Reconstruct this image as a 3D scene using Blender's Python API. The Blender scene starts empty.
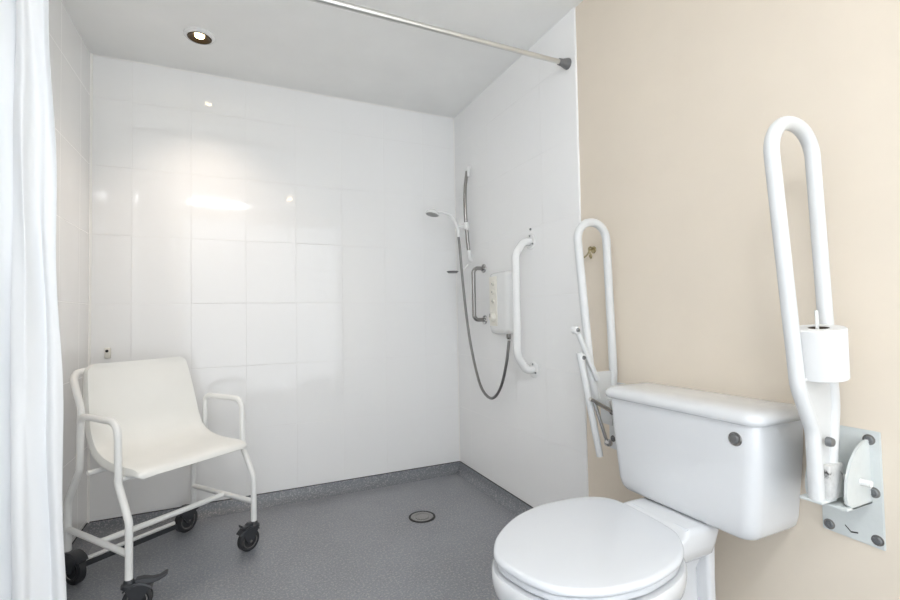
import bpy, bmesh, math, random
from mathutils import Vector, Matrix
random.seed(4)
PI = math.pi
SC = bpy.context.scene
C = SC.collection
W = 1.988      # room width (left wall x=0, right wall x=W, back wall y=0)
H = 2.35       # ceiling height
YF = -3.45     # wall behind the camera
TE = -1.229    # where the tiling on the right wall stops
V = Vector

# ------------------------------------------------------------------ materials
def mat(name, col, rough=.5, metal=0., coat=0., spec=.5, sss=0.):
    m = bpy.data.materials.new(name); m.use_nodes = True
    b = m.node_tree.nodes['Principled BSDF']
    b.inputs['Base Color'].default_value = (*col, 1)
    b.inputs['Roughness'].default_value = rough
    b.inputs['Metallic'].default_value = metal
    b.inputs['Coat Weight'].default_value = coat
    b.inputs['Coat Roughness'].default_value = .05
    b.inputs['Specular IOR Level'].default_value = spec
    return m

class NT:
    def __init__(s, m):
        s.t = m.node_tree; s.n = s.t.nodes; s.l = s.t.links
        s.b = s.n['Principled BSDF']
    def new(s, k, **kw):
        n = s.n.new(k)
        for a, v in kw.items(): setattr(n, a, v)
        return n
    def math(s, op, a, b=None, c=None):
        n = s.new('ShaderNodeMath', operation=op)
        for i, v in enumerate((a, b, c)):
            if v is None: continue
            if isinstance(v, (int, float)): n.inputs[i].default_value = v
            else: s.l.new(v, n.inputs[i])
        return n.outputs[0]
    def noise(s, scale, detail=2, rough=.5, vec=None):
        n = s.new('ShaderNodeTexNoise')
        n.inputs['Scale'].default_value = scale; n.inputs['Detail'].default_value = detail
        n.inputs['Roughness'].default_value = rough
        if vec is None:
            vec = s.new('ShaderNodeTexCoord').outputs['Object']
        s.l.new(vec, n.inputs['Vector'])
        return n.outputs[0]
    def ramp(s, fac, stops):
        n = s.new('ShaderNodeValToRGB')
        e = n.color_ramp.elements
        e[0].position, e[0].color = stops[0][0], (*stops[0][1], 1)
        e[1].position, e[1].color = stops[-1][0], (*stops[-1][1], 1)
        for p, c in stops[1:-1]:
            x = e.new(p); x.color = (*c, 1)
        s.l.new(fac, n.inputs[0])
        return n.outputs[0]
    def bump(s, h, strength, dist):
        n = s.new('ShaderNodeBump')
        n.inputs['Strength'].default_value = strength; n.inputs['Distance'].default_value = dist
        s.l.new(h, n.inputs['Height']); s.l.new(n.outputs[0], s.b.inputs['Normal'])
        return n

def tile_mat(name, axis, off):
    """glazed wall tiles 264 x 343 mm, stacked; axis = horizontal axis of the wall"""
    m = mat(name, (.8, .8, .8), .07, spec=.4)
    t = NT(m)
    co = t.new('ShaderNodeTexCoord').outputs['Object']
    sp = t.new('ShaderNodeSeparateXYZ'); t.l.new(co, sp.inputs[0])
    u = t.math('DIVIDE', t.math('SUBTRACT', sp.outputs[axis], off), .264)
    v = t.math('DIVIDE', t.math('SUBTRACT', sp.outputs[2], .080), .343)
    def edge(q, size):   # distance to the nearest joint in metres
        f = t.math('FRACT', q)
        return t.math('MULTIPLY', t.math('MINIMUM', f, t.math('SUBTRACT', 1.0, f)), size)
    d = t.math('MINIMUM', edge(u, .264), edge(v, .343))
    mr = t.new('ShaderNodeMapRange'); mr.interpolation_type = 'SMOOTHSTEP'
    t.l.new(d, mr.inputs[0]); mr.inputs[1].default_value = .0007; mr.inputs[2].default_value = .0022
    face = mr.outputs[0]
    cb = t.new('ShaderNodeCombineXYZ')
    t.l.new(t.math('FLOOR', u), cb.inputs[0]); t.l.new(t.math('FLOOR', v), cb.inputs[1])
    wn = t.new('ShaderNodeTexWhiteNoise'); wn.noise_dimensions = '3D'; t.l.new(cb.outputs[0], wn.inputs['Vector'])
    mx = t.new('ShaderNodeMix', data_type='RGBA')
    t.l.new(face, mx.inputs[0])
    mx.inputs[6].default_value = (.84, .835, .825, 1)
    mx.inputs[7].default_value = (.885, .883, .878, 1)
    t.l.new(mx.outputs[2], t.b.inputs['Base Color'])
    # height: joint groove + slow waviness + a small tilt of each tile
    s2 = t.new('ShaderNodeSeparateColor'); t.l.new(wn.outputs['Color'], s2.inputs[0])
    tx = t.math('MULTIPLY', t.math('SUBTRACT', s2.outputs[0], .5), t.math('MULTIPLY', t.math('FRACT', u), .0011))
    tz = t.math('MULTIPLY', t.math('SUBTRACT', s2.outputs[1], .5), t.math('MULTIPLY', t.math('FRACT', v), .0014))
    wav = t.math('MULTIPLY', t.noise(5.0, 1, .4, co), .0012)
    hgt = t.math('ADD', t.math('ADD', tx, tz), t.math('ADD', wav, t.math('MULTIPLY', face, .0005)))
    t.bump(hgt, 1.0, 1.0)
    r = t.new('ShaderNodeMix', data_type='FLOAT'); t.l.new(face, r.inputs[0])
    r.inputs[2].default_value = .7; r.inputs[3].default_value = .06
    t.l.new(r.outputs[0], t.b.inputs['Roughness'])
    return m

def floor_mat(name, c, rough):
    m = mat(name, c, rough); t = NT(m)
    co = t.new('ShaderNodeTexCoord').outputs['Object']
    big = t.noise(2.2, 3, .6, co)
    base = t.ramp(big, [(.3, tuple(x * .88 for x in c)), (.7, tuple(x * 1.1 for x in c))])
    n1 = t.noise(150, 2, .7, co)
    lt = t.ramp(t.noise(115, 2, .7, co), [(.53, (0, 0, 0)), (.60, (1, 1, 1))])
    n2 = t.noise(120, 2, .7, t.math('ADD', 0, 0) if False else co)
    vo = t.new('ShaderNodeTexVoronoi'); vo.inputs['Scale'].default_value = 95; t.l.new(co, vo.inputs['Vector'])
    dk = t.ramp(vo.outputs['Distance'], [(.10, (1, 1, 1)), (.26, (0, 0, 0))])
    m1 = t.new('ShaderNodeMix', data_type='RGBA'); t.l.new(t.math('MULTIPLY', lt, .42), m1.inputs[0])
    t.l.new(base, m1.inputs[6]); m1.inputs[7].default_value = (.48, .47, .45, 1)
    m2 = t.new('ShaderNodeMix', data_type='RGBA'); t.l.new(t.math('MULTIPLY', dk, .5), m2.inputs[0])
    t.l.new(m1.outputs[2], m2.inputs[6]); m2.inputs[7].default_value = (.07, .075, .085, 1)
    t.l.new(m2.outputs[2], t.b.inputs['Base Color'])
    t.bump(n1, .25, .002)
    return m

def paint_mat(name, c, rough=.6, bump=.15):
    m = mat(name, c, rough, spec=.3); t = NT(m)
    n = t.noise(3.0, 4, .55)
    col = t.ramp(n, [(.3, tuple(x * .97 for x in c)), (.7, tuple(min(1, x * 1.02) for x in c))])
    t.l.new(col, t.b.inputs['Base Color'])
    t.bump(t.noise(160, 3, .6), bump, .001)
    return m

M = {}
M['tile_back'] = tile_mat('white glazed tile back', 0, .173)
M['tile_left'] = tile_mat('white glazed tile left', 1, -.155)
M['tile_right'] = tile_mat('white glazed tile right', 1, TE)
M['cream'] = paint_mat('cream wall paint', (.78, .695, .585), .55)
M['ceil'] = paint_mat('white ceiling paint', (.90, .90, .885), .6, .1)
M['vinyl'] = floor_mat('speckled grey vinyl', (.225, .234, .256), .36)
M['cove'] = floor_mat('speckled grey vinyl cove', (.17, .18, .20), .4)
M['bead'] = mat('white sealant', (.90, .89, .86), .35)
M['china'] = mat('white vitreous china', (.72, .73, .745), .06, coat=.4)
M['seatp'] = mat('white plastic', (.72, .74, .77), .22)
M['shell'] = paint_mat('moulded white plastic', (.84, .835, .80), .38, .12)
M['coated'] = mat('white coated steel', (.83, .83, .81), .28)
M['railcoat'] = mat('white nylon coated rail', (.68, .69, .69), .3)
M['wplast'] = mat('white glossy plastic', (.84, .84, .83), .2)
M['ivory'] = mat('ivory plastic', (.80, .775, .70), .3)
M['steel'] = mat('galvanised screw steel', (.30, .31, .32), .45, 1)
M['alu'] = mat('satin aluminium rod', (.72, .715, .69), .38, 1)
M['chrome'] = mat('polished chrome', (.62, .61, .60), .08, 1)
M['dchrome'] = mat('brushed steel', (.33, .32, .31), .22, 1)
M['brass'] = mat('dull brass', (.42, .36, .22), .3, 1)
M['black'] = mat('black rubber', (.022, .023, .026), .5)
M['black2'] = mat('black nylon', (.035, .037, .042), .35)
M['greyp'] = mat('grey plastic', (.16, .16, .16), .4)
M['dark'] = mat('dark opening', (.02, .02, .02), .6)
M['spray'] = mat('grey spray face', (.35, .35, .34), .4)
M['card'] = mat('brown cardboard', (.10, .08, .065), .9)
M['bulb_in'] = mat('dark bronze reflector', (.05, .032, .014), .35, .5)

# toilet paper
m = mat('soft toilet paper', (.74, .74, .735), .95, spec=.1); t = NT(m); t.bump(t.noise(60, 3), .4, .002); M['paper'] = m
# worn steel tongue with chipped paint
m = mat('worn bare steel', (.5, .5, .5), .5, .2); t = NT(m)
t.l.new(t.ramp(t.noise(22, 4, .6), [(.36, (.06, .055, .05)), (.42, (.6, .6, .59)), (.6, (.75, .75, .74))]), t.b.inputs['Base Color'])
M['worn'] = m
# chipped white plate
m = mat('chipped white plate', (.8, .8, .8), .35); t = NT(m)
t.l.new(t.ramp(t.noise(28, 4, .75), [(.24, (.2, .17, .14)), (.27, (.62, .65, .645)), (.6, (.66, .69, .68))]), t.b.inputs['Base Color'])
M['plate'] = m
# shower hose: ribbed metal
m = mat('ribbed metal hose', (.24, .235, .23), .35, 1); t = NT(m)
t.bump(t.math('SINE', t.math('MULTIPLY', t.new('ShaderNodeSeparateXYZ').outputs[2], 1)), .1, .001)
M['hose'] = m
# curtain fabric: diffuse + translucent
m = bpy.data.materials.new('white curtain fabric'); m.use_nodes = True
nt = m.node_tree; bs = nt.nodes['Principled BSDF']; out = nt.nodes['Material Output']
bs.inputs['Base Color'].default_value = (.92, .93, .94, 1); bs.inputs['Roughness'].default_value = .6
tr = nt.nodes.new('ShaderNodeBsdfTranslucent'); tr.inputs[0].default_value = (.86, .89, .93, 1)
mx = nt.nodes.new('ShaderNodeMixShader'); mx.inputs[0].default_value = .15
nt.links.new(bs.outputs[0], mx.inputs[1]); nt.links.new(tr.outputs[0], mx.inputs[2]); nt.links.new(mx.outputs[0], out.inputs[0])
M['curtain'] = m
def emit(name, col, s):
    m = bpy.data.materials.new(name); m.use_nodes = True
    b = m.node_tree.nodes['Principled BSDF']
    b.inputs['Base Color'].default_value = (0.3, 0.3, 0.3, 1)
    b.inputs['Emission Color'].default_value = (*col, 1); b.inputs['Emission Strength'].default_value = s
    return m
M['lamp'] = emit('warm halogen lamp glass', (1, .78, .42), 11)
M['lampoff'] = emit('warm lamp glass', (1, .72, .36), 30)
M['daypane'] = emit('frosted daylight pane', (.80, .90, 1.0), .15)
M['daypane2'] = emit('frosted window pane', (.89, .945, 1.0), .8)
M['diffuser'] = emit('opal lamp diffuser', (.93, .965, 1.0), 18.0)

# ------------------------------------------------------------------ mesh helpers
def obj(name, bm, m, parent=None, smooth=True, angle=35):
    bmesh.ops.recalc_face_normals(bm, faces=bm.faces[:])
    me = bpy.data.meshes.new(name); bm.to_mesh(me); bm.free()
    o = bpy.data.objects.new(name, me); C.objects.link(o)
    if isinstance(m, (list, tuple)):
        for q in m: me.materials.append(q)
    else: me.materials.append(m)
    if smooth:
        for p in me.polygons: p.use_smooth = True
        try: me.set_sharp_from_angle(angle=math.radians(angle))
        except Exception: pass
    if parent: o.parent = parent
    return o

def thing(name, label, cat, loc=(0, 0, 0), rz=0, group=None):
    o = bpy.data.objects.new(name, None); C.objects.link(o)
    o.empty_display_size = .05
    o.location = loc; o.rotation_euler = (0, 0, rz)
    o['label'] = label; o['category'] = cat
    if group: o['group'] = group
    return o
def tag(o, label, cat, group=None):
    o['label'] = label; o['category'] = cat
    if group: o['group'] = group
    return o
def struct(name, bm, m, label=None, parent=None, **k):
    o = obj(name, bm, m, parent, **k)
    if not parent: o['kind'] = 'structure'
    if label: o['label'] = label
    return o

def box(bm, lo, hi, bev=0, seg=2):
    lo, hi = V(lo), V(hi)
    r = bmesh.ops.create_cube(bm, size=1)
    vs = r['verts']
    for v in vs:
        v.co = V([(lo[i] + hi[i]) / 2 + v.co[i] * (hi[i] - lo[i]) for i in range(3)])
    if bev:
        es = list({e for v in vs for e in v.link_edges})
        bmesh.ops.bevel(bm, geom=es, offset=bev, segments=seg, profile=.5, affect='EDGES')
    return bm
def BX(lo, hi, bev=0, seg=2): return box(bmesh.new(), lo, hi, bev, seg)

def fillet(pts, rad, n=7):
    """round the inner corners of a polyline"""
    pts = [V(p) for p in pts]
    rads = rad if isinstance(rad, (list, tuple)) else [rad] * len(pts)
    out = [pts[0]]
    for i in range(1, len(pts) - 1):
        a, b, c = pts[i - 1], pts[i], pts[i + 1]
        u, w = (a - b), (c - b)
        if u.length < 1e-6 or w.length < 1e-6: continue
        ang = u.angle(w); r = rads[i]
        if r <= 0 or ang > PI - .02: out.append(b); continue
        d = min(r / math.tan(ang / 2), u.length * .49, w.length * .49)
        p0, p1 = b + u.normalized() * d, b + w.normalized() * d
        re = d * math.tan(ang / 2)
        cen = b + (u.normalized() + w.normalized()).normalized() * (re / math.sin(ang / 2))
        for k in range(n + 1):
            q = k / n
            # slerp about the centre
            v0, v1 = p0 - cen, p1 - cen
            om = v0.angle(v1)
            if om < 1e-5: out.append(p0); continue
            out.append(cen + v0 * (math.sin((1 - q) * om) / math.sin(om)) + v1 * (math.sin(q * om) / math.sin(om)))
    out.append(pts[-1])
    return out
def catmull(pts, n=8):
    pts = [V(p) for p in pts]
    P = [pts[0] * 2 - pts[1]] + pts + [pts[-1] * 2 - pts[-2]]
    o = []
    for i in range(1, len(P) - 2):
        for k in range(n):
            t = k / n
            a, b, c, d = P[i - 1], P[i], P[i + 1], P[i + 2]
            o.append(.5 * ((2 * b) + (c - a) * t + (2 * a - 5 * b + 4 * c - d) * t * t + (3 * b - a - 3 * c + d) * t ** 3))
    o.append(pts[-1]); return o

def tube(bm, path, r, seg=16, cap=True, round_end=False):
    path = [V(p) for p in path]
    q = [path[0]]
    for p in path[1:]:
        if (p - q[-1]).length > 1e-5: q.append(p)
    path = q; n = len(path)
    rr = r if isinstance(r, (list, tuple)) else [r] * n
    if len(rr) != n: rr = [rr[0]] * n
    tg = []
    for i in range(n):
        a = path[max(i - 1, 0)]; b = path[min(i + 1, n - 1)]
        tg.append((b - a).normalized())
    up = V((0, 0, 1)) if abs(tg[0].z) < .9 else V((1, 0, 0))
    nx = tg[0].cross(up).normalized()
    rings = []
    for i in range(n):
        if i:
            ax = tg[i - 1].cross(tg[i])
            if ax.length > 1e-7:
                nx = Matrix.Rotation(tg[i - 1].angle(tg[i]), 3, ax.normalized()) @ nx
        nx = (nx - tg[i] * nx.dot(tg[i])).normalized()
        ny = tg[i].cross(nx)
        rings.append([bm.verts.new(path[i] + (nx * math.cos(2 * PI * k / seg) + ny * math.sin(2 * PI * k / seg)) * rr[i]) for k in range(seg)])
    for a, b in zip(rings, rings[1:]):
        for k in range(seg):
            bm.faces.new((a[k], a[(k + 1) % seg], b[(k + 1) % seg], b[k]))
    if cap:
        bm.faces.new(rings[0][::-1]); bm.faces.new(rings[-1])
    return bm
def TB(path, r, seg=16, **k): return tube(bmesh.new(), path, r, seg, **k)

def lathe(bm, prof, origin=(0, 0, 0), axis=(0, 0, 1), seg=28, mi=None):
    """prof: list of (radius, height along axis); closed at radius 0"""
    o = V(origin); a = V(axis).normalized()
    x = a.cross(V((0, 0, 1)) if abs(a.z) < .9 else V((1, 0, 0))).normalized(); y = a.cross(x)
    rings = []
    for r, h in prof:
        if r < 1e-6: rings.append([bm.verts.new(o + a * h)])
        else: rings.append([bm.verts.new(o + a * h + (x * math.cos(2 * PI * k / seg) + y * math.sin(2 * PI * k / seg)) * r) for k in range(seg)])
    for j, (p, q) in enumerate(zip(rings, rings[1:])):
        for k in range(seg):
            k2 = (k + 1) % seg
            if len(p) == 1 and len(q) == 1: continue
            if len(p) == 1: f = bm.faces.new((p[0], q[k], q[k2]))
            elif len(q) == 1: f = bm.faces.new((p[k], p[k2], q[0]))
            else: f = bm.faces.new((p[k], p[k2], q[k2], q[k]))
            if mi: f.material_index = mi[j]
    return bm
def LA(prof, origin=(0, 0, 0), axis=(0, 0, 1), seg=28, mi=None): return lathe(bmesh.new(), prof, origin, axis, seg, mi)

def loft(bm, loops, cap=True):
    R = [[bm.verts.new(p) for p in L] for L in loops]
    n = len(R[0])
    for a, b in zip(R, R[1:]):
        for k in range(n): bm.faces.new((a[k], a[(k + 1) % n], b[(k + 1) % n], b[k]))
    if cap: bm.faces.new(R[0][::-1]); bm.faces.new(R[-1])
    return bm
def rrect(x0, x1, y0, y1, z, rf, rb=.004, n=6):
    """rounded rectangle in plan; rf radius at the x0 (front) corners, rb at the x1 corners"""
    L = []
    for cx, cy, a0, r in ((x0 + rf, y0 + rf, PI, rf), (x1 - rb, y0 + rb, 1.5 * PI, rb), (x1 - rb, y1 - rb, 0, rb), (x0 + rf, y1 - rf, .5 * PI, rf)):
        for k in range(n + 1):
            a = a0 + (PI / 2) * k / n
            L.append((cx + r * math.cos(a), cy + r * math.sin(a), z))
    return L
def prism(bm, poly, dvec):
    a = [bm.verts.new(p) for p in poly]; d = V(dvec)
    b = [bm.verts.new(V(p) + d) for p in poly]
    n = len(a)
    bm.faces.new(a[::-1]); bm.faces.new(b)
    for k in range(n): bm.faces.new((a[k], a[(k + 1) % n], b[(k + 1) % n], b[k]))
    return bm
def screw_head(o, axis, r=.0085, parent=None, m=None):
    bm = LA([(0, .0045), (r * .35, .0045), (r * .35, .0025), (r * .62, .0025), (r * .62, .0048), (r * .8, .0042), (r, .001), (r, 0), (0, 0)], o, axis, 16)
    o_ = obj('screw', bm, m or M['steel'], parent)
    if r > .009:
        k_ = V(axis)
        obj('washer', LA([(r * .9, .0015), (r * 1.25, .0015), (r * 1.3, 0), (r * .9, 0)], o, axis, 20), M['dchrome'], o_)
    return o_

# ------------------------------------------------------------------ room shell
T = .12
struct('floor', BX((-T, YF - T, -.1), (W + T, T, 0)), M['vinyl'])
struct('ceiling', BX((-T, YF - T, H), (W + T, T, H + .1)), M['ceil'])
struct('wall_back', BX((-T, 0, 0), (W + T, T, H)), M['tile_back'])
# left wall with the window opening beside the camera
WY0, WY1, WZ0, WZ1 = -3.0, -1.75, 1.0, 2.1
bm = bmesh.new()
box(bm, (-T, WY1, 0), (0, 0, H)); box(bm, (-T, YF, 0), (0, WY0, H))
box(bm, (-T, WY0, 0), (0, WY1, WZ0)); box(bm, (-T, WY0, WZ1), (0, WY1, H))
struct('wall_left', bm, M['tile_left'])
struct('wall_right', BX((W + .008, YF, 0), (W + T, 0, H)), M['cream'])
# tiles stand 8 mm proud of the painted wall and end in a rounded edge
bm = bmesh.new(); box(bm, (W, TE, 0), (W + .008, 0, H))
es = [e for e in bm.edges if all(abs(v.co.x - W) < 1e-5 and abs(v.co.y - TE) < 1e-5 for v in e.verts)]
bmesh.ops.bevel(bm, geom=es, offset=.005, segments=4, profile=.5, affect='EDGES')
o = struct('wall_right', bm, M['tile_right'], 'white tiled part of the right wall')
FX0, FX1, FZ0, FZ1 = .04, 1.94, .06, 2.24
bm = bmesh.new()
box(bm, (-T, YF - T, 0), (FX0, YF, H)); box(bm, (FX1, YF - T, 0), (W + T, YF, H))
box(bm, (FX0, YF - T, 0), (FX1, YF, FZ0)); box(bm, (FX0, YF - T, FZ1), (FX1, YF, H))
struct('wall_front', bm, M['cream'])
bm = bmesh.new(); F = .05
box(bm, (FX0, YF - .085, FZ0), (FX0 + F, YF - .03, FZ1)); box(bm, (FX1 - F, YF - .085, FZ0), (FX1, YF - .03, FZ1))
box(bm, (FX0, YF - .085, FZ0), (FX1, YF - .03, FZ0 + F)); box(bm, (FX0, YF - .085, FZ1 - F), (FX1, YF - .03, FZ1))
wf = struct('window_2', bm, M['wplast'])
obj('pane', BX((FX0 + .02, YF - .066, FZ0 + .02), (FX1 - .02, YF - .060, FZ1 - .02)), M['daypane2'], wf)
# window
bm = bmesh.new(); F = .05
box(bm, (-.085, WY0, WZ0), (-.03, WY0 + F, WZ1)); box(bm, (-.085, WY1 - F, WZ0), (-.03, WY1, WZ1))
box(bm, (-.085, WY0, WZ0), (-.03, WY1, WZ0 + F)); box(bm, (-.085, WY0, WZ1 - F), (-.03, WY1, WZ1))
box(bm, (-.08, (WY0 + WY1) / 2 - .02, WZ0), (-.035, (WY0 + WY1) / 2 + .02, WZ1))
wf = struct('window_1', bm, M['wplast'])
obj('pane', BX((-.066, WY0 + .02, WZ0 + .02), (-.060, WY1 - .02, WZ1 - .02)), M['daypane'], wf)

# coved skirting: vinyl turned up the wall, 60 mm
def cove(p0, p1, inward):
    """profile swept from p0 to p1 along the wall foot; inward = unit vector into the room"""
    prof = [(.0, .0), (.052, .0), (.046, .0015), (.030, .006), (.016, .017), (.007, .033), (.0055, .058), (.0035, .0605), (.0, .0605)]
    i = V(inward); a, b = V(p0), V(p1)
    bm = bmesh.new()
    return loft(bm, [[a + i * x + V((0, 0, z)) for x, z in prof], [b + i * x + V((0, 0, z)) for x, z in prof]])
struct('baseboard_back', cove((0.0, 0, 0), (W, 0, 0), (0, -1, 0)), M['cove'], angle=50)
struct('baseboard_right', cove((W, 0, 0), (W, TE, 0), (-1, 0, 0)), M['cove'], angle=50)
struct('baseboard_right', cove((W + .008, TE, 0), (W + .008, YF, 0), (-1, 0, 0)), M['cove'], 'grey vinyl skirting behind the toilet', angle=50)
struct('baseboard_left', cove((0, YF, 0), (0, 0, 0), (1, 0, 0)), M['cove'], angle=50)
# dark joint between the vinyl upstand and the tiles
struct('trim_4', BX((0, -.0045, .0600), (W, 0, .0635)), M['dark'])
struct('trim_5', BX((W - .0045, TE, .0600), (W, 0, .0635)), M['dark'])
struct('trim_6', BX((0, YF, .0600), (.0045, 0, .0635)), M['dark'])
# sealant beads in the corners
struct('trim_1', TB([(.001, -.001, .06), (.001, -.001, H)], .009, 10), M['bead'])
struct('trim_2', TB([(W - .001, -.001, .06), (W - .001, -.001, H)], .004, 10), M['bead'])
bm = bmesh.new(); tube(bm, [(0, -.001, H - .001), (W, -.001, H - .001)], .004, 8); 
struct('trim_3', bm, M['bead'])

# ------------------------------------------------------------------ lights in the ceiling
def downlight(x, y, label, tilt, m):
    t = thing('ceiling_downlight', label, 'downlight', (x, y, H), 0, )
    obj('trim_ring', LA([(.066, 0), (.066, -.005), (.062, -.010), (.056, -.012), (.052, -.013), (.051, -.009), (.051, 0)], (0, 0, 0), (0, 0, 1), 40), M['wplast'], t)
    obj('reflector', LA([(.051, -.014), (.047, -.015), (.034, -.008), (.023, -.002), (.0, -.002)], (0, 0, 0), (tilt[0], tilt[1], 1), 36), M['bulb_in'], t)
    lp = [(.020, -.0025), (.019, -.0065), (.013, -.009), (.0, -.0095)] if not tilt[1] else [(.018, -.003), (.020, -.020), (.014, -.030), (0, -.033)]
    obj('lamp', LA(lp, (0, 0, 0), (tilt[0], tilt[1], 1), 24), m, t)
    return t
downlight(.500, -.378, 'round white ceiling spotlight lit above the shower area', (0, 0), M['lamp'])
downlight(1.178, -2.625, 'lit ceiling spotlight seen only as a yellow reflection in the tiles', (0, -.45), M['lampoff'])
t = thing('ceiling_light', 'opal ceiling lamp seen only as a white streak reflected in the back tiles', 'ceiling lamp', (.47, -3.07, H))
obj('lamp_housing', BX((-.31, -.085, -.025), (.31, .085, 0), .006), M['wplast'], t)
obj('diffuser', BX((-.29, -.07, -.04), (.29, .07, -.025), .006), M['diffuser'], t)

def light(kind, name, loc, energy, col, **k):
    d = bpy.data.lights.new(name, kind); d.energy = energy; d.color = col
    for a, v in k.items(): setattr(d, a, v)
    o = bpy.data.objects.new(name, d); C.objects.link(o); o.location = loc
    return o
SPOT = 7
for x, y in ((.500, -.378), (1.178, -2.625)):
    o = light('SPOT', 'downlight_beam', (x, y, H - .014), SPOT, (1, .83, .68), spot_size=math.radians(105), spot_blend=1.0, shadow_soft_size=.014)

# ------------------------------------------------------------------ curtain rail and curtain
RY, RZ = -1.18, 2.124
t = thing('shower_curtain_rail', 'satin metal telescopic curtain rail spanning below the ceiling', 'curtain rail', (W, RY, RZ))
obj('rod', TB([(-W + .02, 0, 0), (-.78, 0, 0)], .0125, 20), M['alu'], t)
obj('inner_rod', TB([(-.80, 0, 0), (-.02, 0, 0)], .0105, 20), M['alu'], t)
for s in (0, 1):
    ox = -W if s else 0; ax = (1, 0, 0) if s else (-1, 0, 0)
    obj('end_cap', LA([(0, 0.0005), (.024, .0005), (.024, .007), (.021, .016), (.016, .032), (.0145, .05), (0, .05)], (ox, 0, 0), ax, 24), M['greyp'], t)

cur = thing('shower_curtain', 'white shower curtain gathered in folds against the left wall', 'curtain', (.02, RY, 0))
def curtain():
    bm = bmesh.new(); NU, NZ = 110, 46
    grid = []
    for j in range(NZ + 1):
        v = j / NZ; z = .05 + v * (RZ - .05 - .03)
        row = []
        wd = .166 + .052 * (1 - v) - .006 * v ** 3
        for i in range(NU + 1):
            u = i / NU
            ph = 2 * PI * (2.6 * u + .12 * math.sin(3 * v + 1))
            amp = .044 * (1 - .2 * v) * (1 - .80 * u)
            x = u * wd + .010 * math.sin(2 * ph) * (1 - u) + .003 * math.sin(19 * v + 7 * u) * u
            y = amp * math.sin(ph + .6) + .006 * math.sin(31 * u + 5 * v) + .004 * math.sin(23 * v + 11 * u)
            row.append(bm.verts.new((x, y, z)))
        grid.append(row)
    for a, b in zip(grid, grid[1:]):
        for i in range(NU): bm.faces.new((a[i], a[i + 1], b[i + 1], b[i]))
    return bm
co = obj('curtain_sheet', curtain(), M['curtain'], cur, angle=80)
md = co.modifiers.new('thick', 'SOLIDIFY'); md.thickness = .0012
bm = bmesh.new()
obj('curtain_hem', BX((.0, -.004, RZ - .045), (.19, .004, RZ - .0)) if False else TB([(0, 0, RZ - .032), (.155, 0, RZ - .032)], .004, 8), M['curtain'], cur)
ring0 = None
for k in range(6):
    x = .008 + k * .028
    if ring0 is None:
        pts = [(0, .019 * math.cos(a), .019 * math.sin(a)) for a in [2 * PI * q / 20 for q in range(21)]]
        ring0 = obj('curtain_ring', TB(pts, .002, 8, cap=False), M['wplast'], cur); r = ring0
    else:
        r = ring0.copy(); C.objects.link(r); r.parent = cur
    r.location = (x, 0, RZ - .008)

# ------------------------------------------------------------------ floor drain
t = thing('floor_drain', 'round metal floor drain set into the grey vinyl', 'drain', (1.508, -.543, 0))
obj('outer_ring', LA([(.058, .0005), (.068, .0005), (.068, .003), (.060, .004), (.058, .001)], seg=36), M['dark'], t)
obj('grate', LA([(0, .0035), (.030, .0030), (.031, .0022), (.034, .0022), (.035, .0030), (.050, .0045), (.057, .0032), (.057, .0004), (0, .0004)], seg=36), M['dchrome'], t)

# ------------------------------------------------------------------ shower chair on castors
ch = thing('shower_chair', 'white wheeled shower chair with moulded seat and black castors in the corner', 'chair', (.377, -.4675, 0), math.atan2(-.8, .6))
r0 = .0125
S = .258
def side_path(y):
    p = [(-.21, y, .118), (-.21, y, .315), (-.122, y, .445), (-.115, y, .657), (.152, y, .657), (.158, y, .435), (.229, y, .315), (.229, y, .118)]
    return fillet(p, [0, .06, .06, .035, .05, .05, .05, 0])
for y in (-S, S):
    obj('side_frame', TB(side_path(y), r0, 14), M['coated'], ch)
for y in (-S, S):
    obj('lower_rail', TB([(-.21, y, .205), (.229, y, .205)], .0115, 12), M['coated'], ch)
obj('stretcher', TB([(.03, -S, .205), (.03, S, .205)], .0115, 12), M['coated'], ch)
pb = [(-.115, -S, .62), (-.118, -S, .69), (-.160, -S, .765), (-.200, -S + .014, .806), (-.222, -S + .07, .822), (-.225, S - .19, .822), (-.226, S - .145, .80), (-.205, S - .13, .74), (-.180, S - .13, .65), (-.155, S - .13, .56), (-.10, S - .12, .490)]
obj('push_bar', TB(catmull(pb, 5), r0, 14), M['coated'], ch)
for tt in (-.06, .135):
    obj('seat_support_bar', TB([(tt, -S, .444), (tt, S, .444)], .0105, 12), M['coated'], ch)
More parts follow.
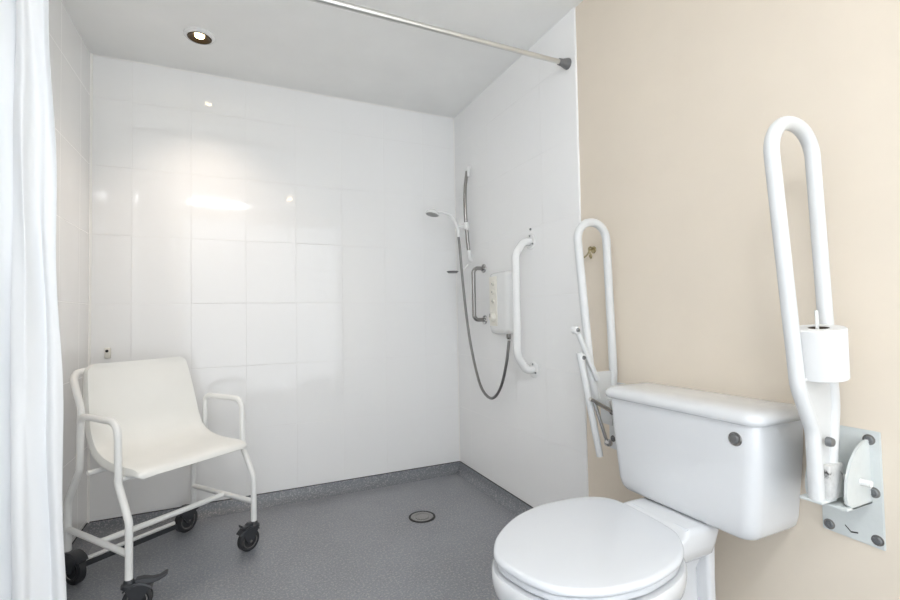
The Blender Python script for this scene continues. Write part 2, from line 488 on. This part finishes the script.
# one-piece seat and backrest
def shell():
    prof = catmull([(-.204, .846), (-.196, .810), (-.172, .735), (-.147, .65), (-.122, .575), (-.085, .523), (-.03, .495), (.04, .483), (.12, .481), (.185, .482), (.222, .474), (.236, .455)], 5)
    # prof given as (t, z)
    prof = [V((p[0], p[1])) for p in [(q.x, q.y) for q in [V((a.x, a.y, 0)) for a in prof]]]
    n = len(prof); NS = 26
    bm = bmesh.new(); hw = .222
    top = []
    for i, p in enumerate(prof):
        a = prof[max(i - 1, 0)]; b = prof[min(i + 1, n - 1)]
        tg = (b - a).normalized(); nr = V((-tg.y, tg.x))   # towards sitter: up / forward
        if nr.y < 0: nr = -nr
        v = i / (n - 1)
        w = hw * (1 - .12 * max(0, (.35 - v) / .35) ** 1.5)
        if v < .07: w -= .022 * ((.07 - v) / .07) ** 2
        if v > .93: w -= .016 * ((v - .93) / .07) ** 2
        row = []
        for k in range(-NS // 2 - 2, NS // 2 + 3):
            q = k / (NS / 2); qc = max(-1, min(1, q))
            y = qc * w
            dish = .016 * (qc ** 2) * (1 - .7 * v)          # edges of the back wrap forward
            drop = -.010 * max(0, abs(qc) - .8) / .2 * v
            fl = max(0, abs(q) - 1) * (NS / 2)              # side flange folds away behind
            fade = 1 - max(0, (v - .72) / .28) ** 1.5
            off = dish + drop - (.0, .014, .028)[int(round(fl))] * max(.12, fade)
            yy = y + math.copysign((.0, .004, .005)[int(round(fl))], qc)
            row.append(bm.verts.new((p.x + nr.x * off, yy, p.y + nr.y * off)))
        top.append(row)
    for a, b in zip(top, top[1:]):
        for k in range(len(a) - 1): bm.faces.new((a[k], a[k + 1], b[k + 1], b[k]))
    # rolled top lip
    return bm
so = obj('seat', shell(), M['shell'], ch, angle=60)
md = so.modifiers.new('thick', 'SOLIDIFY'); md.thickness = .005; md.offset = 0
md = so.modifiers.new('soft', 'BEVEL'); md.width = .0015; md.segments = 2; md.limit_method = 'ANGLE'; md.angle_limit = math.radians(50)

def castor(x, y, swivel, lever, R=.046, tr=.026):
    """housing (with brake lever) > wheel"""
    ca, sa = math.cos(swivel), math.sin(swivel)
    mtx = Matrix.Translation((x, y, 0)) @ Matrix.Rotation(swivel, 4, 'Z')
    bm = bmesh.new()
    lathe(bm, [(0, .120), (.013, .120), (.016, .116), (.017, .108), (.024, .104), (.025, .094), (0, .094)], (0, 0, 0), (0, 0, 1), 20)
    # hood over the wheel: arc shell on both sides
    for s in (-1, 1):
        poly = []
        for k in range(11):
            a = math.radians(50 + 85 * k / 10)
            poly.append((-tr + (R + .008) * math.cos(a), s * .019 - .0035, R + .004 + (R + .005) * math.sin(a)))
        poly += [(-tr - .008, s * .019 - .0035, R - .008), (-tr + .009, s * .019 - .0035, R - .008)]
        prism(bm, poly, (0, .007, 0))
    arc = []
    for k in range(9):
        a = math.radians(40 + 105 * k / 8)
        arc.append((math.cos(a), math.sin(a)))
    L = []
    for c_, s_ in arc:
        p = V((-tr + (R + .006) * c_, 0, R + .004 + (R + .006) * s_)); q = V((-tr + (R + .011) * c_, 0, R + .004 + (R + .011) * s_))
        L.append([p + V((0, -.021, 0)), p + V((0, .021, 0)), q + V((0, .019, 0)), q + V((0, -.019, 0))])
    loft(bm, L)
    for v in bm.verts: v.co = mtx @ v.co
    h = obj('castor', bm, M['black2'], ch, angle=40)
    bm = LA([(0, -.013), (R * .72, -.013), (R * .78, -.0145), (R, -.011), (R, .011), (R * .78, .0145), (R * .72, .013), (0, .013)], (-tr, 0, R + .0005), (0, 1, 0), 28)
    for v in bm.verts: v.co = mtx @ v.co
    wheel = obj('wheel', bm, M['black'], h)
    bm = bmesh.new()
    for s in (-1, 1):
        lathe(bm, [(R * .66, s * .0132), (R * .70, s * .0150), (R * .60, s * .0150), (R * .58, s * .0132)], (-tr, 0, R + .0005), (0, 1, 0), 28)
        lathe(bm, [(0, s * .024), (.006, s * .024), (.007, s * .013), (0, s * .013)], (-tr, 0, R + .0005), (0, 1, 0), 12)
    for v in bm.verts: v.co = mtx @ v.co
    obj('hub_ring', bm, M['dchrome'], h)
    if lever:
        bm = bmesh.new()
        L = []
        for (px, pz, hw, ht) in ((-.02, .108, .017, .010), (-.045, .109, .018, .010), (-.07, .104, .015, .008), (-.092, .106, .014, .007), (-.112, .116, .017, .006), (-.120, .120, .013, .003)):
            L.append([(px * lever, -hw, pz - ht), (px * lever, hw, pz - ht), (px * lever, hw * .8, pz + ht), (px * lever, -hw * .8, pz + ht)])
        loft(bm, L)
        es = bm.edges[:]
        for v in bm.verts: v.co = mtx @ v.co
        lo = obj('brake_lever', bm, M['black2'], h, angle=50)
        md = lo.modifiers.new('b', 'BEVEL'); md.width = .003; md.segments = 2
    return h
# swivel angles are in the chair's own frame
D = math.radians
castor(.229, -S, D(233), 1)       # near front, lever towards the room
castor(.229, S, D(83), .55)       # far front
castor(-.21, -S, D(188), .3, .055, .040)  # near rear
castor(-.21, S, D(97), .3, .055, .040)  # far rear
obj('axle_bar', BX((-.210, -S + .03, .038), (-.188, S - .085, .058), .003), M['black2'], ch)
obj('foot_bar', TB([(-.200, -S + .045, .066), (-.200, S - .10, .066)], .0085, 12), M['coated'], ch)

# ------------------------------------------------------------------ toilet
TX, TY = 1.6, -1.80
to = thing('toilet', 'white close-coupled toilet with closed lid standing against the cream wall', 'toilet', (TX, TY, 0))
ring = [(1.226, -1.80), (1.233, -1.85), (1.247, -1.90), (1.282, -1.957), (1.353, -2.0), (1.43, -2.015), (1.50, -2.016), (1.60, -1.993), (1.663, -1.957), (1.703, -1.915), (1.722, -1.885), (1.732, -1.84), (1.738, -1.79), (1.741, -1.74), (1.742, -1.69), (1.736, -1.648), (1.703, -1.606), (1.64, -1.583), (1.523, -1.577), (1.44, -1.594), (1.363, -1.629), (1.284, -1.691), (1.237, -1.756)]
def outline(z, grow=0., n=5, sx=1., sy=1., cx=1.50, dx=0., cut=None):
    full = [V((p.x, p.y - TY, 0)) for p in catmull([(x, y, 0) for x, y in ring[-1:] + ring + ring[:2]], n)[n:-n - 1]]
    m = len(full); L = []
    for i, p in enumerate(full):
        tg = (full[(i + 1) % m] - full[i - 1]).normalized(); nr = V((tg.y, -tg.x, 0))
        if nr.dot(p - V((1.5, 0, 0))) < 0: nr = -nr
        q = p + nr * grow
        x = cx + (q.x - cx) * sx + dx
        if cut is not None: x = min(x, cut)
        L.append((x - TX, q.y * sy, z))
    return L
def slab(z0, z1, grow, r, dome=0.):
    bm = bmesh.new(); L = []
    L.append(outline(z0, grow - .012)); L.append(outline(z0, grow - .001)); L.append(outline(z0 + .001, grow))
    for k in range(6):
        a = PI / 2 * k / 5
        L.append(outline(z1 - r + r * math.sin(a), grow - r + r * math.cos(a)))
    if dome:
        for g in (.15, .35, .6, .85, .97):
            L.append([(q[0] * (1 - g) + (1.5 - TX) * g, q[1] * (1 - g), z1 + dome * g ** .6) for q in outline(z1, grow - r)])
    return loft(bm, L)
obj('lid', slab(.4185, .435, .0015, .010, .004), M['seatp'], to, angle=60)
obj('seat', slab(.3985, .4128, -.006, .003), M['seatp'], to, angle=60)
for y in (-.075, .075):
    obj('hinge', TB([(1.755 - TX, y - .022, .425), (1.755 - TX, y + .022, .425)], .011, 14), M['seatp'], to)
# pan: bowl, trap pedestal, rear shelf
bm = bmesh.new()
lv = [(.3915, -.02, 1, 1, 0), (.3915, .003, 1, 1, 0), (.386, .007, 1, 1, 0), (.366, .007, 1, 1, 0), (.345, .003, 1, 1, 0), (.310, -.004, .97, .94, 0), (.26, -.004, .88, .80, .01), (.20, -.002, .76, .64, .03), (.14, 0, .69, .53, .05), (.07, 0, .68, .50, .06), (.02, .002, .72, .53, .06), (0, .003, .73, .54, .06)]
loft(bm, [outline(z, g, 5, sx, sy, 1.52, dx) for z, g, sx, sy, dx in lv])
# neck between the bowl and the wall
def hsec(x0, x1, hw, z, r=.03): return [(p[0] - TX, p[1], p[2]) for p in rrect(x0, x1, -hw, hw, z, r, r, 5)]
loft(bm, [hsec(1.52, 1.855, .085, 0), hsec(1.52, 1.855, .08, .1), hsec(1.5, 1.85, .062, .2), hsec(1.5, 1.85, .062, .30), hsec(1.5, 1.86, .085, .36), hsec(1.52, 1.868, .10, .40)])
# shelf that carries the cistern
def shf(q, dy=.012): return [(a, b + dy, c) for a, b, c in q]
loft(bm, [shf(q) for q in (hsec(1.66, 1.868, .080, .325), hsec(1.62, 1.872, .108, .352), hsec(1.66, 1.876, .116, .380), hsec(1.735, 1.876, .119, .416, .015), hsec(1.742, 1.874, .115, .430, .015), hsec(1.75, 1.866, .104, .435, .015))])
# rear flange column down to the floor
loft(bm, [shf(q) for q in (hsec(1.835, 1.868, .114, 0, .01), hsec(1.835, 1.868, .106, .15, .01), hsec(1.838, 1.870, .104, .28, .01), hsec(1.835, 1.872, .105, .38, .01))])
obj('pan', bm, M['china'], to, angle=50)
# cistern
CY = -1.822
bm = bmesh.new(); L = []
for z, fx, hw, rf in ((.4365, 1.842, .170, .02), (.438, 1.826, .192, .028), (.444, 1.815, .205, .032), (.456, 1.808, .214, .034), (.48, 1.804, .221, .035), (.54, 1.802, .227, .035), (.60, 1.800, .233, .034), (.66, 1.799, .238, .033), (.742, 1.798, .241, .032)):
    L.append([(x - TX, y + CY - TY, zz) for x, y, zz in rrect(fx, W + .006, -hw, hw + .016, z, rf, .004, 7)])
loft(bm, L)
obj('cistern', bm, M['china'], to, angle=50)
bm = bmesh.new(); L = []
for z, g, rf in ((.738, -.006, .03), (.738, .004, .036), (.742, .010, .042), (.752, .013, .045), (.762, .010, .045), (.770, .001, .042), (.7745, -.012, .04), (.777, -.03, .035), (.7785, -.05, .03)):
    L.append([(x - TX, y + CY - TY, zz) for x, y, zz in rrect(1.795 - g, W + .006 + min(0, g), -.243 - g, .265 + g, z, rf, .004, 7)])
loft(bm, L)
obj('cistern_lid', bm, M['china'], to, angle=60)
cb = (1.7995 - TX, -2.009 - TY, .698)
cbo = obj('flush_button', LA([(0, .006), (.008, .006), (.0105, .004), (.0105, .002), (.013, .003), (.0165, .0035), (.018, .001), (.018, -.004), (0, -.004)], cb, (-1, 0, .02), 24, mi=[0, 0, 0, 0, 1, 1, 1, 1]), [M['greyp'], M['dchrome']], to)
cbo['label'] = 'round dark metal flush button'

# ------------------------------------------------------------------ drop-down rail beside the toilet (right, near)
def wall_plate(par, y0, y1, z0, z1, slope, screws, m):
    bm = bmesh.new(); x0 = W + .008 - .006
    poly = [(x0, y1, z0 + slope), (x0, y0, z0), (x0, y0, z1), (x0, y1, z1 - .0)]
    prism(bm, poly, (.006, 0, 0))
    bmesh.ops.bevel(bm, geom=bm.edges[:], offset=.0015, segments=2, affect='EDGES')
    o = obj('wall_plate', bm, m, par)
    for y, z in screws:
        screw_head((x0, y, z), (-1, 0, 0), .0095, o)
    return o
YR = -2.16
gr = thing('drop_down_grab_rail', 'white folding grab rail raised upright beside cistern, holding a toilet roll', 'grab rail', (0, 0, 0))
wp = wall_plate(gr, -2.222, -2.098, .470, .738, .004, [(-2.201, .717), (-2.206, .597), (-2.209, .489), (-2.103 - .010, .489)], M['plate'])
bm = bmesh.new()
for a, b in (((-2.146, .500), (-2.158, .488)), ((-2.158, .488), (-2.172, .491))):
    prism(bm, [(W + .0018, a[0], a[1] + .0018), (W + .0018, b[0], b[1] + .0018), (W + .0018, b[0], b[1] - .0018), (W + .0018, a[0], a[1] - .0018)], (.001, 0, 0))
o = obj('paint_chip', bm, M['dark'], wp, smooth=False); o['label'] = 'dark chip in the white paint'
pts = fillet([(1.905, YR, .64), (1.930, YR, .80), (1.890, YR, 1.452), (1.728, YR, 1.448), (1.797, YR, .85), (1.848, YR, .745), (1.852, YR, .592)], [0, .2, .076, .076, .12, .08, 0], 12)
obj('rail_loop', TB(pts, .0155, 20), M['railcoat'], gr)
# web plate joining both tubes at the foot
bm = bmesh.new()
prism(bm, [(1.795, YR - .006, .86), (1.848, YR - .006, .745), (1.850, YR - .006, .64), (1.90, YR - .006, .64), (1.925, YR - .006, .80), (1.925, YR - .006, .87)], (0, .012, 0))
obj('web_plate', bm, M['railcoat'], gr, smooth=False)
# bracket: two curved cheeks joined under the tongue
for yy, nm in ((YR - .042, 'hinge_cheek'), (YR + .036, 'hinge_cheek')):
    prof = [(1.994, 1), (1.994, 0)]
    poly = [V((1.994, 0, .718))] + [V((1.994 - .108 * math.sin(a), 0, .598 + .12 * math.cos(a))) for a in [PI / 2 * k / 12 for k in range(1, 13)]] + [V((1.890, 0, .585)), V((1.91, 0, .572)), V((1.994, 0, .572))]
    bm = prism(bmesh.new(), [(p.x, yy, p.z) for p in poly], (0, .006, 0))
    obj(nm, bm, M['plate'], gr, angle=30)
obj('hinge_floor', BX((1.885, YR - .042, .570), (1.994, YR + .042, .577), .002), M['plate'], gr)
o = obj('hinge_tongue', BX((1.868, YR - .020, .590), (1.925, YR + .020, .668), .004), M['worn'], gr); o['label'] = 'scuffed bare metal tongue'
obj('pivot_pin', TB([(1.945, YR - .062, .628), (1.945, YR + .05, .628)], .0075, 14), M['wplast'], gr)
obj('lock_bolt', LA([(0, .012), (.009, .012), (.011, .006), (.011, 0), (0, 0)], (1.872, YR - .0155, .722), (0, -1, 0), 16), M['steel'], gr)
obj('channel_foot', BX((1.838, YR - .017, .585), (1.90, YR + .03, .592), .002), M['plate'], gr)
# holder for the roll
hp = fillet([(1.787, YR - .010, .868), (1.856, YR - .016, .862), (1.838, YR - .022, 1.02)], [0, .012, 0])
obj('roll_holder', TB(hp, .0035, 10), M['wplast'], gr)
roll = thing('toilet_roll', 'white toilet paper roll held on the raised grab rail', 'toilet roll', (1.857, YR - .017, .868))
roll.rotation_euler = (math.radians(3), math.radians(-7), 0)
bm = LA([(.020, 0), (.048, 0), (.050, .002), (.050, .112), (.048, .114), (.020, .114)], seg=40)
obj('paper', bm, M['paper'], roll)
obj('core', LA([(.0202, .001), (.0202, .113), (.018, .113), (.018, .001), (.0202, .001)], seg=28), M['card'], roll)

# ------------------------------------------------------------------ far drop-down rail with drop leg
YL = -1.42
g2 = thing('drop_down_grab_rail', 'white folding grab rail with support leg raised between tiles and cistern', 'grab rail', (0, 0, 0))
wall_plate(g2, -1.475, -1.365, .49, .752, 0, [(-1.455, .70), (-1.455, .53), (-1.385, .70), (-1.385, .53)], M['railcoat'])
pts = fillet([(1.955, YL, .62), (1.968, YL, .80), (1.950, YL, 1.368), (1.806, YL, 1.364), (1.856, YL, .80), (1.880, YL, .70)], [0, .1, .068, .068, .1, 0], 12)
obj('rail_loop', TB(pts, .0155, 20), M['railcoat'], g2)
bm = prism(bmesh.new(), [(1.862, YL - .005, .80), (1.880, YL - .005, .69), (1.960, YL - .005, .62), (1.972, YL - .005, .80)], (0, .010, 0))
obj('web_plate', bm, M['railcoat'], g2, smooth=False)
obj('hinge_block', BX((1.925, YL - .03, .60), (1.992, YL + .03, .70), .004), M['railcoat'], g2)
leg = obj('support_leg', TB([(1.780, YL - .030, .88), (1.863, YL - .030, .498)], .012, 16), M['railcoat'], g2)
obj('link_arm', TB([(1.768, YL - .03, .968), (1.868, YL - .022, .775)], .010, 12), M['railcoat'], g2)
for (x, z) in ((1.765, .962), (1.789, .862)):
    bm = LA([(0, -.012), (.013, -.012), (.013, .010), (.010, .014), (0, .014)], (x, YL - .03, z), (0, -1, 0), 18)
    k = obj('pivot_knob', bm, M['wplast'], g2)
    screw_head((x, YL - .044, z), (0, -1, 0), .008, k)
o = obj('latch_arm', TB(fillet([(1.802, YL - .055, .715), (1.906, YL - .055, .659), (1.925, YL - .03, .690)], [0, .01, 0]), .0075, 12), M['chrome'], g2); o['label'] = 'chrome latch arm'
o = obj('latch_rod', TB([(1.826, YL - .05, .70), (1.879, YL - .05, .552)], .0065, 12), M['chrome'], g2); o['label'] = 'chrome latch rod'
for x, z in ((1.908, .659), (1.879, .550)):
    o = obj('latch_knob', LA([(0, .012), (.010, .010), (.013, .003), (.013, -.008), (0, -.008)], (x, YL - .058, z), (0, -1, 0), 18), M['chrome'], g2)

# ------------------------------------------------------------------ fixed grab bars
def flange(par, x, y, z, r, m, sm):
    f = obj('flange', LA([(0, .006), (r * .9, .006), (r, .003), (r, 0), (0, 0)], (x, y, z), (-1, 0, 0), 28), m, par)
    for k in range(3):
        a = math.radians(90 + 120 * k)
        screw_head((x - .006, y + r * .68 * math.cos(a), z + r * .68 * math.sin(a)), (-1, 0, 0), .0048, f, sm)
    return f
gb = thing('grab_bar', 'thick white vertical grab bar fixed to the right tiled wall', 'grab bar', (W, -.865, 1.065))
zt, zb = .318, -.318
obj('bar', TB(fillet([(0, 0, zt), (-.045, 0, zt - .005), (-.092, 0, zt - .065), (-.094, 0, zb + .075), (-.045, 0, zb), (0, 0, zb)], [0, .04, .07, .08, .04, 0], 8), .0195, 20), M['wplast'], gb)
for z in (zt, zb): flange(gb, 0, 0, z, .040, M['wplast'], M['steel'])
gc = thing('grab_bar', 'short chrome grab bar on the tiles beside the shower rail', 'grab bar', (W, -.378, 1.145))
obj('bar', TB(fillet([(0, 0, .152), (-.072, 0, .152), (-.072, 0, -.152), (0, 0, -.152)], [0, .03, .03, 0], 8), .0118, 18), M['dchrome'], gc)
for z in (.152, -.152): flange(gc, 0, 0, z, .027, M['chrome'], M['steel'])

tag(screw_head((W, -.865, 1.445), (-1, 0, 0), .006), 'small dark screw in the tiles just above the white grab bar', 'screw').name = 'wall_screw'
tag(screw_head((W + .008, -1.381, .768), (-1, 0, 0), .006), 'small dark screw in the cream wall just above the cistern lid', 'screw').name = 'wall_screw'

# ------------------------------------------------------------------ shower riser rail, handset, hose, unit
SY = -.225
rr = thing('shower_riser_rail', 'chrome shower riser rail with white end brackets beside the corner', 'shower rail', (W, SY, 1.36))
obj('riser', TB(catmull([(-.018, 0, .02), (-.030, 0, .15), (-.040, 0, .30), (-.038, 0, .45), (-.022, 0, .56)], 8), .0108, 16), M['dchrome'], rr)
for z, s in ((.035, -1), (.555, 1)):
    obj('end_bracket', TB(catmull([(0, 0, z + s * .034), (-.010, 0, z + s * .028), (-.018, 0, z + s * .008), (-.021, 0, z - s * .03)], 5), [.013] * 16, 14), M['wplast'], rr)
sl = obj('slider', LA([(0, -.022), (.016, -.022), (.018, -.016), (.018, .016), (.016, .022), (0, .022)], (-.036, 0, .215), (0, 0, 1), 20), M['wplast'], rr)
obj('holder', TB([(-.036, 0, .215), (-.096, -.004, .205)], .009, 14), M['wplast'], rr)
# handset in the holder
hs = thing('shower_handset', 'white shower handset with round grey spray face tilted in its holder', 'shower head', (W - .098, SY - .004, 1.555))
obj('handle', TB(catmull([(.006, 0, -.052), (0, 0, 0), (-.018, 0, .048), (-.055, 0, .084), (-.108, 0, .094), (-.145, 0, .088)], 7), [.0095] * 8 + [.0105] * 28, 16), M['wplast'], hs)
hx = (-.165, 0, .084)
axn = V((-.22, -.05, -1)).normalized()
obj('spray_head', LA([(0, -.020), (.020, -.018), (.037, -.006), (.042, .004), (.041, .010), (0, .010)], hx, axn, 28), M['wplast'], hs)
obj('spray_face', LA([(0, .0125), (.032, .0125), (.036, .010), (0, .0095)], hx, axn, 28), M['spray'], hs)
hose = catmull([(W - .092, SY - .004, 1.505), (W - .080, SY + .004, 1.43), (W - .068, SY - .000, 1.24), (W - .055, -.250, .992), (W - .050, -.295, .812), (W - .050, -.377, .642), (W - .050, -.440, .578), (W - .050, -.515, .558), (W - .050, -.580, .585), (W - .050, -.640, .655), (W - .050, -.690, .77), (W - .042, -.707, .885)], 10)
o = obj('shower_hose', TB(hose, .0078, 12), M['hose']); tag(o, 'grey metal shower hose looping down from the handset to the shower unit', 'hose')
t = thing('hose_retainer', 'small chrome and white hose ring dish below the riser rail', 'soap dish', (W - .045, SY, 1.30))
obj('dish', LA([(0, -.006), (.028, -.006), (.037, .004), (.035, .005), (.026, -.003), (0, -.003)], (-.085, .01, -.012), (0, 0, 1), 24), M['greyp'], t)
obj('clip', TB([(-.055, .012, -.006), (-.01, .012, .005), (.022, .004, .035)], .006, 12), M['wplast'], t)

# electric shower unit
su = thing('electric_shower_unit', 'white electric shower unit with ivory control knobs behind the white grab bar', 'shower unit', (W, -.625, 1.085))
bm = bmesh.new(); L = []
for x, g in ((0, .0), (-.036, .0), (-.050, -.004), (-.057, -.012), (-.060, -.026)):
    hy, hz = .098 + g, .168 + g; rc = .03
    pl = []
    for cy_, cz_, a0 in ((hy - rc, hz - rc, 0), (-hy + rc, hz - rc, PI / 2), (-hy + rc, -hz + rc, PI), (hy - rc, -hz + rc, 1.5 * PI)):
        for k in range(7):
            a = a0 + PI / 2 * k / 6
            pl.append((x, cy_ + rc * math.cos(a), cz_ + rc * math.sin(a)))
    L.append(pl)
loft(bm, L); obj('casing', bm, M['wplast'], su, angle=50)
obj('control_panel', BX((-.064, .0, -.125), (-.058, .078, .145), .003), M['ivory'], su)
for z, r in ((.105, .012), (.060, .014), (.010, .012)):
    k = obj('button', LA([(0, .008), (r * .8, .008), (r, .005), (r, 0), (0, 0)], (-.064, .036, z), (-1, 0, 0), 20), M['ivory'], su)
    obj('marking', LA([(0, .0005), (r * .3, .0005), (0, 0)], (-.072, .036, z), (-1, 0, 0), 10), M['greyp'], k)
k = obj('temperature_knob', LA([(0, .022), (.017, .022), (.022, .016), (.025, .002), (.025, 0), (0, 0)], (-.064, .036, -.078), (-1, 0, 0), 26), M['ivory'], su)
obj('pointer', BX((-.088, .034, -.078), (-.0855, .038, -.058)), M['greyp'], k)
obj('hose_outlet', LA([(0, 0), (.012, 0), (.012, .020), (.009, .028), (0, .028)], (-.042, -.080, -.165), (0, 0, -1), 18), M['dchrome'], su)

# ------------------------------------------------------------------ robe hook and the fitting over the chair
hk = thing('robe_hook', 'small dull brass double hook seen through the far raised rail', 'hook', (W + .008, -1.300, 1.275))
obj('back_plate', LA([(0, .004), (.013, .004), (.015, .002), (.015, 0), (0, 0)], (0, 0, .008), (-1, 0, 0), 20), M['brass'], hk)
obj('hook', TB(catmull([(0, 0, .012), (-.02, 0, .006), (-.026, .010, -.012), (-.035, .022, -.022), (-.048, .030, -.010), (-.050, .032, .006)], 5), .0035, 10), M['brass'], hk)
obj('hook', TB(catmull([(0, 0, .010), (-.02, -.002, .018), (-.030, -.004, .006), (-.020, -.008, -.020), (-.028, -.012, -.028), (-.036, -.014, -.016)], 5), .0035, 10), M['brass'], hk)
f = thing('wall_clip', 'tiny white wall fitting with a dark hole just above the chair back', 'wall fitting', (.078, 0, .872))
obj('clip_body', BX((-.013, -.014, -.030), (.013, 0, .022), .004), M['ivory'], f)
obj('clip_hole', LA([(0, .003), (.006, .003), (.007, 0), (0, 0)], (-.002, -.0135, .006), (0, -1, 0), 14), M['dark'], f)

# ------------------------------------------------------------------ world, camera, view
w = bpy.data.worlds.new('World'); SC.world = w; w.use_nodes = True
w.node_tree.nodes['Background'].inputs[0].default_value = (.7, .8, 1, 1)
w.node_tree.nodes['Background'].inputs[1].default_value = .5

cam = bpy.data.cameras.new('camera'); co_ = bpy.data.objects.new('camera', cam); C.objects.link(co_)
Fp, yaw, pitch, roll_ = 464.148, .43120, .03244, -.01798
fv = V((math.sin(yaw) * math.cos(pitch), math.cos(yaw) * math.cos(pitch), math.sin(pitch)))
r_0 = V((math.cos(yaw), -math.sin(yaw), 0)); u_0 = r_0.cross(fv)
rv = r_0 * math.cos(roll_) + u_0 * math.sin(roll_); uv = u_0 * math.cos(roll_) - r_0 * math.sin(roll_)
mw = Matrix((rv, uv, -fv)).transposed().to_4x4(); mw.translation = V((.65368, -2.78713, 1.0242))
co_.matrix_world = mw
cam.sensor_width = 36; cam.lens = Fp * 36 / 900; cam.clip_start = .02
SC.camera = co_
vs = SC.view_settings
vs.view_transform = 'Standard'; vs.look = 'None'; vs.gamma = 1; vs.use_curve_mapping = False
vs.exposure = 1.7
SC.cycles.max_bounces = 10; SC.cycles.diffuse_bounces = 6
